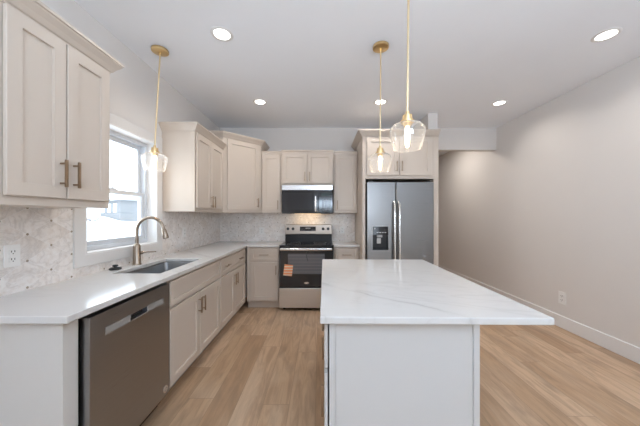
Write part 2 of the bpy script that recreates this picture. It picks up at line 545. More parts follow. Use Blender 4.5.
WY0, WY1, WZ0, WZ1 = 1.765, 2.548, 1.055, 2.045
bm = bm_new()
cells(bm, [YR - 0.3, -3.0, -1.6, WY0, WY1, YA + 0.3], [0, 0.55, WZ0, WZ1, 2.3, ZC], lambda i, j: not ((i == 3 and j == 2) or (i == 1 and 1 <= j <= 3)), XL - 0.16, XL, (1, 2, 0))
struct('wall_left', bm, 'wall')
bm = bm_new(); box(bm, XR, XR + 0.15, YR - 0.3, YA + 0.3, 0, ZC); struct('wall_right', bm, 'wall')
SX0, SX1, SY = 1.578, 1.635, 3.565       # short stub wall beside the refrigerator
bm = bm_new(); box(bm, XL, SX0 - 0.003, YB, YB + 0.12, 0, ZC); struct('wall_back', bm, 'wall')
bm = bm_new()
box(bm, SX0, SX1, SY, YB + 0.12, 0, ZC)
box(bm, 1.50, SX0, SY, YB, 2.466, ZC)
struct('wall_stub', bm, 'wall')
bm = bm_new(); box(bm, SX1, XR, YB, YB + 0.12, 2.405, ZC); struct('wall_header', bm, 'wall')
bm = bm_new(); box(bm, XL, XR, YA, YA + 0.12, 0, ZC); struct('wall_passage', bm, 'wall')
# rear wall (behind the camera); its unglazed opening is added, sized for daylight
bm = bm_new()
cells(bm, [XL, 1.15, 2.55, XR], [0, 0.1, 2.3, ZC], lambda i, j: not (i == 1 and j == 1), YR - 0.14, YR, (0, 2, 1))
struct('wall_rear', bm, 'wall')
bm = bm_new()
for x in (1.15, 1.82, 2.49):
    box(bm, x, x + 0.06, YR - 0.10, YR - 0.04, 0.1, 2.3)
for z in (0.1, 2.24):
    box(bm, 1.15, 2.55, YR - 0.10, YR - 0.04, z, z + 0.06)
struct('added_window_rear', bm, 'vinyl')
bm = bm_new()
for y in (-3.0, -1.66):
    box(bm, XL - 0.12, XL - 0.06, y, y + 0.06, 0.55, 2.3)
for z in (0.55, 2.24):
    box(bm, XL - 0.12, XL - 0.06, -3.0, -1.6, z, z + 0.06)
struct('added_window_side', bm, 'vinyl')  # unseen window, added to throw daylight on the right wall

def base_prof(bm, x0, x1, y0, y1, h):
    box(bm, x0, x1, y0, y1, 0, h, 0.004)
bm = bm_new(); base_prof(bm, XR - 0.016, XR, YR, YA, 0.143); struct('baseboard_right', bm, 'trim')
bm = bm_new(); base_prof(bm, SX1, XR - 0.016, YA - 0.016, YA, 0.143); struct('baseboard_passage', bm, 'trim')

# window: flat casing, jambs, double-hung sashes
cx0, cx1 = XL, XL + 0.020
bm = bm_new()
CW = 0.078
cells(bm, [WY0 - CW, WY0, WY1, WY1 + CW], [WZ0 - CW, WZ0, WZ1, WZ1 + CW], lambda i, j: not (i == 1 and j == 1), cx0, cx1, (1, 2, 0))
win = struct('window_1', bm, 'casing', bevel=0.003)
win_parts = []
bm = bm_new()
cells(bm, [WY0 - 0.002, WY0 + 0.012, WY1 - 0.012, WY1 + 0.002], [WZ0 - 0.002, WZ0 + 0.012, WZ1 - 0.012, WZ1 + 0.002], lambda i, j: not (i == 1 and j == 1), XL - 0.15, XL + 0.019, (1, 2, 0))
obj('jamb', bm, 'trim', win)
bm = bm_new()
fy0, fy1, fz0, fz1 = WY0 + 0.012, WY1 - 0.012, WZ0 + 0.012, WZ1 - 0.012
cells(bm, [fy0, fy0 + 0.035, fy1 - 0.035, fy1], [fz0, fz0 + 0.035, fz1 - 0.035, fz1], lambda i, j: not (i == 1 and j == 1), XL - 0.15, XL - 0.075, (1, 2, 0))
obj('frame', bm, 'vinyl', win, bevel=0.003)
ZM = 1.53
def sash(y0, y1, z0, z1, xa, xb, rail):
    bm = bm_new()
    cells(bm, [y0, y0 + rail, y1 - rail, y1], [z0, z0 + rail, z1 - rail, z1], lambda i, j: not (i == 1 and j == 1), xa, xb, (1, 2, 0))
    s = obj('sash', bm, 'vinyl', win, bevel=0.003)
    bm = bm_new(); box(bm, (xa + xb) / 2 - 0.002, (xa + xb) / 2 + 0.002, y0 + rail, y1 - rail, z0 + rail, z1 - rail)
    obj('pane', bm, 'pane', s)
    return s
sash(fy0 + 0.035, fy1 - 0.035, ZM - 0.018, fz1 - 0.035, XL - 0.142, XL - 0.116, 0.036)
lo = sash(fy0 + 0.035, fy1 - 0.035, fz0 + 0.035, ZM + 0.018, XL - 0.112, XL - 0.084, 0.036)
bm = bm_new(); box(bm, XL - 0.105, XL - 0.078, 2.10, 2.16, ZM + 0.016, ZM + 0.03, 0.004); cyl(bm, (XL - 0.09, 2.13, ZM + 0.02), (XL - 0.09, 2.13, ZM + 0.045), 0.006)
obj('latch', bm, 'vinyl', lo)

# mosaic backsplashes (tile on the walls)
TZ0, TZ1 = 0.914, 1.372
bm = bm_new()
cells(bm, [1.045, WY0 - CW, WY1 + CW, YB - 0.004], [TZ0, WZ0 - CW, TZ1], lambda i, j: not (i == 1 and j == 1), XL, XL + 0.008, (1, 2, 0))
struct('trim_1', bm, 'tile_l')
bm = bm_new(); box(bm, XL + 0.008, 0.555, YB - 0.008, YB, TZ0, TZ1 + 0.40); struct('trim_2', bm, 'tile_b')

# ---------------------------------------------------------------- cabinet making
def rectM(kind, ox, oy, oz=0.0):
    return Matrix.Translation((ox, oy, oz)) @ Matrix.Rotation(kind, 4, 'Z')

def shaker_bm(x0, x1, z0, z1, y=0.0, t=0.02, rail=0.058, depth=0.011):
    y -= 0.006   # back set off the frame so the gap shades into a dark outline
    """door facing -y with its back on plane y; front at y - t"""
    bm = bm_new()
    f, bk, rec = y - t + 0.006, y, y - t + 0.006 + depth
    e = 0.0025
    def ring(xa, xb, za, zb, yy):
        return [bm.verts.new((xa, yy, za)), bm.verts.new((xb, yy, za)), bm.verts.new((xb, yy, zb)), bm.verts.new((xa, yy, zb))]
    r0 = ring(x0, x1, z0, z1, bk)
    r1 = ring(x0, x1, z0, z1, f + e)
    r2 = ring(x0 + e, x1 - e, z0 + e, z1 - e, f)
    r3 = ring(x0 + rail, x1 - rail, z0 + rail, z1 - rail, f)
    r4 = ring(x0 + rail + 0.002, x1 - rail - 0.002, z0 + rail + 0.002, z1 - rail - 0.002, rec)
    for A, B in ((r0, r1), (r1, r2), (r2, r3), (r3, r4)):
        for k in range(4):
            bm.faces.new((A[k], A[(k + 1) % 4], B[(k + 1) % 4], B[k]))
    bm.faces.new(r4); bm.faces.new(r0[::-1])
    return bm

def pull_bm(x, z, y, length, vertical=True, r=0.0055, stand=0.030):
    """bar pull with two posts on a face at plane y (facing -y)"""
    bm = bm_new()
    h = length / 2
    if vertical:
        box(bm, x - r, x + r, y - stand - r, y - stand + r, z - h, z + h, 0.002)
        for s in (-1, 1):
            cyl(bm, (x, y, z + s * h * 0.72), (x, y - stand, z + s * h * 0.72), r * 0.85, 12)
    else:
        box(bm, x - h, x + h, y - stand - r, y - stand + r, z - r, z + r, 0.002)
        for s in (-1, 1):
            cyl(bm, (x + s * h * 0.72, y, z), (x + s * h * 0.72, y - stand, z), r * 0.85, 12)
    return bm

PULL = 0.135
def door(par, x0, x1, z0, z1, handle=None, mat='cab', name='door', rail=0.058, y=0.0, stand=0.030):
    d = obj(name, shaker_bm(x0, x1, z0, z1, y=y, rail=rail), mat, par)
    if handle:
        side, z = handle
        hx = x0 + 0.030 if side == 'l' else x1 - 0.030
        obj('handle', pull_bm(hx, z, y - 0.02, PULL, stand=stand), 'nickel', d, smooth=40)
    return d

def drawer(par, x0, x1, z0, z1, pulls=(), mat='cab', name='drawer_front', y=0.0, stand=0.030):
    d = obj(name, shaker_bm(x0, x1, z0, z1, y=y, rail=0.040), mat, par)
    for hx in pulls:
        obj('handle', pull_bm(hx, (z0 + z1) / 2, y - 0.02, PULL, vertical=False, stand=stand), 'nickel', d, smooth=40)
    return d

def crown_prof(z, h=0.075, out=0.056):
    return [(-0.004, z), (0.006, z), (0.007, z + 0.008), (0.014, z + 0.012), (out * 0.50, z + h * 0.42), (out * 0.84, z + h * 0.70), (out * 0.86, z + h * 0.78), (out, z + h * 0.82), (out, z + h), (-0.004, z + h)]

def slim_prof(z, h=0.045, out=0.018):
    return [(-0.004, z), (0.006, z), (0.008, z + h * 0.5), (out, z + h * 0.75), (out, z + h), (-0.004, z + h)]

GU = 'upper wall cabinets around the kitchen'
GB = 'base cabinets under the worktops'
UZ0, UZ1 = 1.372, 2.225

# --- left run upper, near (facing +X): local x = world Y, local y = -X
def left_upper(label, xf, ya, yb, splits, hz, crown_path, over=0.0):
    t = thing('upper_cabinet', label, 'cabinet', (xf, ya, UZ0), PI / 2, GU)
    w = yb - ya
    bm = bm_new(); box(bm, 0, w, 0, xf - XL - 0.001, 0, UZ1 - UZ0)
    obj('carcass', bm, 'cab', t, bevel=0.0015)
    for (a, b, side) in splits:
        door(t, a - ya, b - ya, 0.040, 2.193 - UZ0, (side, hz - UZ0))
    bm = bm_new(); sweep(bm, crown_path, crown_prof(2.200 - UZ0, 0.080))
    obj('crown_molding', bm, 'cab', t)
    return t
XF = -1.30
wd = XF - XL
left_upper('two-door greige wall cabinet nearest on the left, over the tiled wall outlet', XF, 1.027, 1.572,
           [(1.043, 1.291, 'r'), (1.298, 1.556, 'l')], 1.535,
           [(0.0, 0.0), (0.545, 0.0), (0.545, wd - 0.001)])
left_upper('two-door greige wall cabinet just right of the window, its side brightly lit', XF, 2.645, 3.405,
           [(2.662, 3.014, 'r'), (3.022, 3.372, 'l')], 1.49,
           [(0.0, wd - 0.001), (0.0, 0.0), (0.762, 0.0)])

# --- diagonal corner upper
P0, P1 = Vector((-1.30, 3.41)), Vector((-0.885, 3.825))
t = thing('corner_cabinet', 'tall single-door diagonal cabinet in the upper corner of the walls', 'cabinet', (P0.x, P0.y, UZ0), 0, GU)
bm = bm_new()
poly = [(0, 0), (P1.x - P0.x, P1.y - P0.y), (P1.x - P0.x, YB - 0.001 - P0.y), (XL + 0.001 - P0.x, YB - 0.001 - P0.y), (XL + 0.001 - P0.x, 0)]
prism(bm, poly, 0, 2.385 - UZ0)
obj('carcass', bm, 'cab', t, bevel=0.0015)
L = (P1 - P0).length
dd = obj('door', shaker_bm(0.055, L - 0.050, 0.040, 2.365 - UZ0), 'cab', t)
dd.rotation_euler = (0, 0, PI / 4)
hd = obj('handle', pull_bm(L - 0.080, 0.145, -0.02, PULL), 'nickel', dd, smooth=40)
bm = bm_new(); sweep(bm, [(XL + 0.001 - P0.x, 0), (0, 0), (P1.x - P0.x, P1.y - P0.y), (P1.x - P0.x, YB - 0.001 - P0.y)], crown_prof(2.370 - UZ0))
obj('crown_molding', bm, 'cab', t)

# --- back wall uppers (facing -Y)
YU = 3.83
def back_upper(label, x0, x1, yf, z0, z1, doors_, hz, crown='slim', ctop=2.292):
    t = thing('upper_cabinet', label, 'cabinet', (x0, yf, z0), 0, GU)
    w = x1 - x0
    bm = bm_new(); box(bm, 0, w, 0, YB - 0.009 - yf, 0, z1 - z0)
    obj('carcass', bm, 'cab', t, bevel=0.0015)
    for (a, b, za, zb, side) in doors_:
        door(t, a - x0, b - x0, za - z0, zb - z0, (side, hz - z0), rail=0.050)
    bm = bm_new(); sweep(bm, [(-0.0005, YB - 0.01 - yf), (-0.0005, 0), (w + 0.0005, 0), (w + 0.0005, YB - 0.01 - yf)] if crown == 'ret' else [(0, 0), (w, 0)], slim_prof(z1 - z0 - 0.012, ctop - z1 + 0.012))
    obj('crown_molding', bm, 'cab', t)
    return t
back_upper('narrow single-door wall cabinet left of the microwave', -0.880, -0.583, YU, UZ0, 2.255,
           [(-0.862, -0.602, 1.412, 2.228, 'r')], 1.49)
back_upper('short two-door wall cabinet directly above the microwave', -0.578, 0.192, YU - 0.04, 1.778, 2.258,
           [(-0.560, -0.199, 1.806, 2.236, 'r'), (-0.190, 0.172, 1.806, 2.236, 'l')], 1.905, 'slim', 2.300)
back_upper('narrow single-door wall cabinet between microwave and refrigerator', 0.198, 0.555, YU, UZ0, 2.255,
           [(0.222, 0.528, 1.412, 2.228, 'l')], 1.49)

# --- refrigerator surround: two tall panels and a cabinet over
FY = 3.42
t = thing('refrigerator_surround', 'tall panelled cabinet surround with two doors above the refrigerator', 'cabinet', (0.56, FY, 0))
def fx(x): return x - 0.56
bm = bm_new(); box(bm, 0, 0.040, 0, YB - 0.001 - FY, 0, 2.41, 0.0015); obj('side_panel', bm, 'cab', t)
bm = bm_new(); box(bm, fx(1.512), fx(1.577), 0, YB - 0.001 - FY, 0, 2.41, 0.0015); obj('side_panel', bm, 'cab', t)
bm = bm_new(); box(bm, fx(0.6005), fx(1.5115), 0.0, YB - 0.001 - FY, 1.822, 2.41); obj('carcass', bm, 'cab', t)
door(t, fx(0.618), fx(1.043), 1.866, 2.372, ('r', 1.985))
door(t, fx(1.051), fx(1.478), 1.866, 2.372, ('l', 1.985))
bm = bm_new(); sweep(bm, [(0, YB - 0.002 - FY), (0, 0), (fx(1.577), 0)], crown_prof(2.386, 0.078, 0.062)); obj('crown_molding', bm, 'cab', t)
bm = bm_new(); box(bm, 0.0005, fx(1.5765), 0.001, YB - 0.002 - FY, 2.411, 2.458); obj('top_panel', bm, 'cab', t)

# --- left run bases (facing +X)
XB = -1.075
DB = XB - XL - 0.001
BZ = 0.883
def base_left(label, ya, yb):
    t = thing('base_cabinet', label, 'cabinet', (XB, ya, 0), PI / 2, GB)
    w = yb - ya
    bm = bm_new(); box(bm, 0, w, 0.075, 0.087, 0, 0.10); obj('toe_kick', bm, 'toe', t)
    return t, w
# end panel
t = thing('end_panel', 'plain painted end panel beside the dishwasher, at the near end of the worktop', 'panel', (XB - 0.017, 1.085, 0), PI / 2)
bm = bm_new(); box(bm, 0, 0.069, 0, DB - 0.017, 0, BZ, 0.0015); obj('board', bm, 'cab_daylit', t)

t, w = base_left('base cabinet under the sink, false drawer front over two doors', 1.792, 2.706)
bm = bm_new()   # open-topped box so that the sink hangs inside
box(bm, 0, 0.018, 0, DB, 0.10, BZ); box(bm, w - 0.018, w, 0, DB, 0.10, BZ); box(bm, 0.018, w - 0.018, 0, DB, 0.10, 0.118)
box(bm, 0.018, w - 0.018, DB - 0.012, DB, 0.118, BZ); box(bm, 0.018, w - 0.018, 0, 0.018, 0.118, BZ)
obj('carcass', bm, 'cab', t)
drawer(t, 0.010, w - 0.008, 0.682, 0.862, ())
door(t, 0.010, w / 2 - 0.004, 0.118, 0.664, ('r', 0.555))
door(t, w / 2 + 0.004, w - 0.008, 0.118, 0.664, ('l', 0.555))

t, w = base_left('base cabinet in the corner, wide drawer with two pulls over two doors', 2.708, 3.62)
bm = bm_new(); box(bm, 0, w, 0, DB, 0.10, BZ); obj('carcass', bm, 'cab', t, bevel=0.001)
drawer(t, 0.008, w - 0.022, 0.682, 0.862, (0.17, 0.66))
door(t, 0.008, w / 2 - 0.011, 0.118, 0.664, ('r', 0.555))
door(t, w / 2 - 0.003, w - 0.022, 0.118, 0.664, ('l', 0.555))

# --- back run bases (facing -Y)
YK = 3.66
t = thing('base_cabinet', 'base cabinet left of the range, one drawer over one door', 'cabinet', (XB + 0.022, YK, 0), 0, GB)
w = -0.583 - (XB + 0.022)
bm = bm_new(); box(bm, 0, w, 0, YB - 0.001 - YK, 0.10, BZ); obj('carcass', bm, 'cab', t, bevel=0.001)
bm = bm_new(); box(bm, 0, w, 0.055, 0.067, 0, 0.10); obj('toe_kick', bm, 'cab', t)
drawer(t, 0.056, w - 0.018, 0.686, 0.866, ((0.056 + w - 0.018) / 2,))
door(t, 0.056, w - 0.018, 0.118, 0.664, ('r', 0.56))
t = thing('base_cabinet', 'small base cabinet between the range and the refrigerator', 'cabinet', (0.190, YK, 0), 0, GB)
w = 0.556 - 0.190
bm = bm_new(); box(bm, 0, w, 0, YB - 0.001 - YK, 0.10, BZ); obj('carcass', bm, 'cab', t, bevel=0.001)
bm = bm_new(); box(bm, 0, w, 0.055, 0.067, 0, 0.10); obj('toe_kick', bm, 'cab', t)
drawer(t, 0.024, w - 0.030, 0.686, 0.866, ((w) / 2,))
door(t, 0.024, w - 0.030, 0.118, 0.664, ('l', 0.56))

# --- worktops
CZ0, CZ1 = 0.884, 0.914
YE = 3.617       # front edge on the back run
XE = -1.035      # front edge on the left run
SKX0, SKX1, SKY0, SKY1 = -1.500, -1.150, 1.835, 2.475
bm = bm_new()
xs = [XL + 0.0005, SKX0, SKX1, XE, -0.581]
ys = [1.045, SKY0, SKY1, YE, YB - 0.0005]
def keepL(i, j):
    if i == 1 and j == 1: return False
    if i == 3 and j < 3: return False
    return True
cells(bm, xs, ys, keepL, CZ0, CZ1, (0, 1, 2))
o = obj('countertop', bm, 'quartz', bevel=0.004)
o['label'] = 'L-shaped white veined worktop along the window wall with the sink cut in'; o['category'] = 'countertop'
bm = bm_new(); box(bm, 0.187, 0.5575, YE, YB - 0.0085, CZ0, CZ1)
o = obj('countertop', bm, 'quartz', bevel=0.004)
o['label'] = 'short piece of white worktop between the range and the refrigerator'; o['category'] = 'countertop'

# --- sink
t = thing('sink', 'undermount stainless steel sink basin below the window', 'sink', ((SKX0 + SKX1) / 2, (SKY0 + SKY1) / 2, 0.66))
def rrect(hx, hy, r, n=6):
    pts = []
    for cx, cy, a0 in ((hx - r, hy - r, 0), (-hx + r, hy - r, PI / 2), (-hx + r, -hy + r, PI), (hx - r, -hy + r, 1.5 * PI)):
        for k in range(n + 1):
            a = a0 + k * PI / 2 / n
            pts.append((cx + r * math.cos(a), cy + r * math.sin(a)))
    return pts
hx, hy = (SKX1 - SKX0) / 2, (SKY1 - SKY0) / 2
bm = bm_new()
loops = [(hx + 0.006, hy + 0.006, 0.03, 0.0), (hx + 0.018, hy + 0.018, 0.04, 0.2195), (hx + 0.001, hy + 0.001, 0.028, 0.2195), (hx - 0.001, hy - 0.001, 0.028, 0.215), (hx - 0.006, hy - 0.006, 0.03, 0.030), (hx - 0.022, hy - 0.022, 0.03, 0.012), (0.05, 0.05, 0.049, 0.006)]
R = []
for a, b_, r, z in loops:
    R.append([bm.verts.new((x, y, z)) for x, y in rrect(a, b_, r)])
n = len(R[0])
for A, B in zip(R[:-1], R[1:]):
    for k in range(n):
        bm.faces.new((A[k], A[(k + 1) % n], B[(k + 1) % n], B[k]))
bm.faces.new(R[-1]); bm.faces.new(R[0][::-1])
obj('basin', bm, 'sink', t, smooth=35)
bm = bm_new(); lathe(bm, [(0.0, 0.0065), (0.03, 0.0065), (0.034, 0.010), (0.046, 0.011), (0.048, 0.0062)], 28); obj('drain', bm, 'steel_light', t, smooth=40)

# --- faucet
fxp, fyp = -1.553, 2.165
t = thing('faucet', 'champagne gooseneck pull-down faucet behind the sink', 'faucet', (fxp, fyp, CZ1))
bm = bm_new(); lathe(bm, [(0, 0), (0.034, 0), (0.034, 0.006), (0.029, 0.012), (0.0275, 0.150), (0.024, 0.165), (0.0155, 0.176), (0.0, 0.176)], 28)
obj('body', bm, 'faucet', t, smooth=40)
pts = [(0, 0, 0.172), (0, 0, 0.26)]
Rg = 0.113
for k in range(0, 21):
    a = PI - k * PI / 20 * 0.94
    pts.append((Rg + Rg * math.cos(a), 0, 0.285 + Rg * math.sin(a)))
bm = bm_new(); tube(bm, pts, 0.0125, 18); obj('spout', bm, 'faucet', t, smooth=50)
pe, pd = Vector(pts[-1]), (Vector(pts[-1]) - Vector(pts[-2])).normalized()
bm = bm_new()
tube(bm, [pe, pe + pd * 0.012, pe + pd * 0.016, pe + pd * 0.065, pe + pd * 0.085, pe + pd * 0.088], [0.0128, 0.0165, 0.019, 0.0225, 0.0225, 0.018], 20)
obj('spray_head', bm, 'faucet', t, smooth=40)
bm = bm_new()
cyl(bm, (0.0, 0.020, 0.095), (0.012, 0.050, 0.095), 0.014, 18)
tube(bm, [(0.010, 0.046, 0.095), (0.045, 0.080, 0.097), (0.085, 0.120, 0.094)], [0.007, 0.0055, 0.005], 12)
obj('lever_handle', bm, 'faucet', t, smooth=40)

# --- black strainer left on the worktop
t = thing('sink_strainer', 'small black sink strainer lying on the worktop left of the faucet', 'strainer', (-1.575, 1.965, CZ1))
bm = bm_new(); lathe(bm, [(0, 0), (0.036, 0), (0.040, 0.004), (0.040, 0.010), (0.030, 0.016), (0.012, 0.018), (0, 0.018)], 28); obj('basket', bm, 'rubber', t, smooth=40)
bm = bm_new(); cyl(bm, (0, 0, 0.016), (0, 0, 0.026), 0.010, 12); lathe(bm, [(0, 0.022), (0.017, 0.024), (0.019, 0.030), (0.015, 0.036), (0, 0.037)], 20); obj('knob', bm, 'rubber', t, smooth=40)

# --- dishwasher (facing +X)
t = thing('dishwasher', 'dark stainless dishwasher under the near end of the worktop', 'dishwasher', (XB, 1.158, 0), PI / 2)
bm = bm_new(); box(bm, 0.012, 0.624, 0.040, DB, 0.03, 0.862); obj('tub', bm, 'black_plastic', t)
bm = bm_new()
# door with a pocket: grid cells with a hole, then the pocket liner behind
dx0, dx1, dz0, dz1 = 0.010, 0.628, 0.105, 0.858
px0, px1, pz0, pz1 = 0.262, 0.402, 0.744, 0.776
cells(bm, [dx0, px0, px1, dx1], [dz0, pz0, pz1, dz1], lambda i, j: not (i == 1 and j == 1), -0.022, 0.028, (0, 2, 1))
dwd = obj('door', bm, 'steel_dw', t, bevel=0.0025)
bm = bm_new(); box(bm, px0, px1, 0.010, 0.027, pz0, pz1); obj('pocket', bm, 'black_plastic', dwd)
bm = bm_new()
tube(bm, [(px0, -0.0235, pz0 - 0.001), (px1 - 0.012, -0.0235, pz0 - 0.001), (px1 - 0.003, -0.0235, pz0 + 0.006), (px1, -0.0235, pz1)], 0.0022, 8)
obj('pocket_lip', bm, 'steel_light', dwd)
stripm = paint('strip_grey', (0.27, 0.262, 0.25), 0.4)
for xa, xb in ((0.094, px0 - 0.0005), (px1 + 0.0025, 0.557)):
    bm = bm_new(); box(bm, xa, xb, -0.0235, -0.0205, 0.741, 0.779); obj('control_strip', bm, stripm, dwd)
bm = bm_new()
lathe(bm, [(0, 0), (0.0235, 0), (0.0235, 0.0025), (0, 0.0025)], 28, origin=(0.580, -0.022, 0.150), mtx=Matrix.Rotation(PI / 2, 4, 'X'))
bd = obj('badge', bm, metal('badge_metal', (0.72, 0.66, 0.60), 0.3), dwd)
bm = bm_new()
for k in range(8):
    a = k * PI / 4
    cyl(bm, (0.580 + 0.006 * math.cos(a), -0.0255, 0.150 + 0.006 * math.sin(a)), (0.580 + 0.016 * math.cos(a), -0.0255, 0.150 + 0.016 * math.sin(a)), 0.0011, 6)
obj('badge_rays', bm, 'steel_dw', bd)
bm = bm_new(); box(bm, 0.010, 0.624, 0.060, 0.075, 0.0, 0.10); obj('kick_plate', bm, 'black_plastic', t)

# --- range (facing -Y)
RX0, RX1 = -0.577, 0.183
RY = 3.600
t = thing('range', 'stainless and black electric range with a coil-free glass cooktop', 'range', ((RX0 + RX1) / 2, RY, 0))
hw = (RX1 - RX0) / 2
bm = bm_new(); box(bm, -hw + 0.003, hw - 0.003, 0.0, YB - 0.012 - RY, 0.035, 0.900); obj('body', bm, 'black_plastic', t)
for sx in (-1, 1):
    for yy in (0.06, 0.48):
        bm = bm_new(); cyl(bm, (sx * (hw - 0.06), yy, 0), (sx * (hw - 0.06), yy, 0.036), 0.016, 12); obj('leg', bm, 'black_plastic', t)
bm = bm_new(); box(bm, -hw, hw, -0.030, YB - 0.10 - RY, 0.901, 0.918, 0.005); ck = obj('cooktop', bm, 'bglass', t)
bgrey = metal('burner_grey', (0.25, 0.25, 0.25), 0.5)
for (x, y, r) in ((-0.19, 0.13, 0.10), (0.19, 0.13, 0.085), (-0.19, 0.36, 0.075), (0.19, 0.36, 0.10)):
    bm = bm_new(); lathe(bm, [(r, 0.9183), (r - 0.003, 0.9186), (r - 0.006, 0.9183)], 36, origin=(x, y, 0))
    obj('burner_ring', bm, bgrey, ck)
# back guard
gy = 0.47
bm = bm_new(); box(bm, -hw + 0.018, hw - 0.002, gy, YB - 0.013 - RY, 0.901, 1.035, 0.003); obj('back_riser', bm, 'black_plastic', t)
bm = bm_new(); box(bm, -hw + 0.018, hw - 0.002, gy - 0.022, YB - 0.013 - RY, 1.036, 1.190, 0.008); bg_ = obj('control_panel', bm, metal('panel_steel', (0.50, 0.44, 0.385), 0.38, (2, 160, 160)), t)
for x in (-0.318, -0.238, 0.238, 0.318):
    bm = bm_new(); lathe(bm, [(0, 0), (0.023, 0), (0.021, 0.014), (0.018, 0.022), (0, 0.022)], 22, origin=(x, gy - 0.022, 1.122), mtx=Matrix.Rotation(PI / 2, 4, 'X'))
    box(bm, x - 0.003, x + 0.003, gy - 0.048, gy - 0.042, 1.105, 1.139)
    obj('knob', bm, 'black_plastic', bg_, smooth=40)
bm = bm_new(); box(bm, -0.130, 0.122, gy - 0.025, gy - 0.018, 1.088, 1.158, 0.002); dp = obj('display', bm, 'bglass', bg_)
gm = paint('grey_marks', (0.35, 0.36, 0.38), 0.5)
for x in (-0.030, -0.012, 0.012, 0.030):
    bm = bm_new(); box(bm, x - 0.005, x + 0.005, gy - 0.0262, gy - 0.0254, 1.123, 1.141); obj('digit', bm, gm, dp)
for k in range(5):
    for s_ in (-1, 1):
        bm = bm_new(); x = s_ * (0.060 + k * 0.012); box(bm, x - 0.003, x + 0.003, gy - 0.0262, gy - 0.0254, 1.100, 1.104); obj('key', bm, gm, dp)
# oven door
bm = bm_new(); box(bm, -hw + 0.003, hw - 0.003, -0.042, -0.001, 0.325, 0.896, 0.005); od = obj('oven_door', bm, 'bglass', t)
bm = bm_new(); box(bm, -0.255, 0.255, -0.0445, -0.0425, 0.520, 0.800, 0.001); obj('oven_window', bm, 'owin', od)
bm = bm_new()
box(bm, -hw + 0.02, hw - 0.02, -0.105, -0.078, 0.850, 0.884, 0.009, 3)
for s in (-1, 1):
    box(bm, s * (hw - 0.055) - 0.014, s * (hw - 0.055) + 0.014, -0.085, -0.040, 0.854, 0.880, 0.004)
obj('handle', bm, 'steel_light', od, smooth=40)
bm = bm_new(); lathe(bm, [(0, 0), (0.030, 0), (0.030, 0.002), (0, 0.002)], 28, origin=(0.002, -0.0435, 0.395), mtx=Matrix.Rotation(PI / 2, 4, 'X') @ Matrix.Diagonal((1.15, 0.5, 1, 1)))
obj('badge', bm, 'steel_light', od)
bm = bm_new()
mt = Matrix.Translation((-0.252, -0.0445, 0.572)) @ Matrix.Rotation(math.radians(7), 4, 'Y')
box(bm, -0.060, 0.060, -0.0015, 0.0015, -0.078, 0.078, mtx=mt)
obj('sticker', bm, 'sticker', od)
bm = bm_new()
tube(bm, [(0.02, -0.0455, 0.70), (0.005, -0.048, 0.75), (-0.002, -0.055, 0.80), (0.008, -0.070, 0.852)], 0.0035, 8)
obj('tag_cord', bm, 'rubber', od)
bm = bm_new(); box(bm, -hw + 0.003, hw - 0.003, -0.040, -0.001, 0.045, 0.318, 0.004); obj('storage_drawer', bm, 'steel_h', t)

# --- microwave over the range
MX0, MX1, MY, MZ0, MZ1 = -0.566, 0.178, 3.775, 1.362, 1.776
t = thing('microwave', 'over-the-range microwave with black glass door and steel top strip', 'microwave', ((MX0 + MX1) / 2, MY, MZ0))
mw = (MX1 - MX0) / 2; mh = MZ1 - MZ0
bm = bm_new(); box(bm, -mw, mw, 0, YB - 0.009 - MY, 0, mh, 0.003); obj('body', bm, 'black_plastic', t)
bm = bm_new(); box(bm, -mw, mw, -0.030, -0.001, mh - 0.072, mh, 0.003); vs_ = obj('vent_strip', bm, 'steel_light', t)
bm = bm_new(); box(bm, -mw, 0.165, -0.030, -0.001, 0.008, mh - 0.074, 0.003); md_ = obj('door', bm, 'bglass', t)
bm = bm_new(); box(bm, 0.167, mw, -0.030, -0.001, 0.008, mh - 0.074, 0.003); kp = obj('keypad_panel', bm, 'bglass', t)
bm = bm_new(); box(bm, -mw + 0.035, 0.075, -0.0315, -0.0295, 0.055, mh - 0.11, 0.001); obj('door_window', bm, paint('mesh_window', (0.035, 0.035, 0.038), 0.12), md_)
bm = bm_new()
box(bm, 0.204 - 0.096, 0.204 - 0.070, -0.068, -0.050, 0.025, 0.255, 0.006)
for z in (0.05, 0.23):
    box(bm, 0.204 - 0.090, 0.204 - 0.076, -0.052, -0.0295, z - 0.010, z + 0.010)
obj('handle', bm, 'steel_light', md_, smooth=40)
bm = bm_new()
for r_ in range(6):
    for c_ in range(3):
        box(bm, 0.215 + c_ * 0.048, 0.245 + c_ * 0.048, -0.0312, -0.0298, 0.045 + r_ * 0.030, 0.058 + r_ * 0.030)
obj('keys', bm, paint('key_print', (0.16, 0.16, 0.17), 0.4), kp)
bm = bm_new(); box(bm, 0.205, 0.345, -0.0312, -0.0298, 0.255, 0.300); obj('clock_display', bm, paint('clock_glass', (0.03, 0.05, 0.05), 0.1), kp)
bm = bm_new(); box(bm, -0.20, 0.20, 0.10, 0.17, -0.004, -0.0005); obj('cooktop_lamp', bm, emit('cooktop_lamp_glow', (1, 0.78, 0.5), 1.2), t)
ld = bpy.data.lights.new('cooktop_light', 'AREA'); ld.shape = 'RECTANGLE'; ld.size = 0.40; ld.size_y = 0.06; ld.energy = 0.9; ld.color = (1, 0.72, 0.42)
lo_ = bpy.data.objects.new('cooktop_light', ld); lo_.location = (0, 0.22, -0.008); lo_.rotation_euler = (math.radians(25), 0, 0); COL.objects.link(lo_); lo_.parent = t

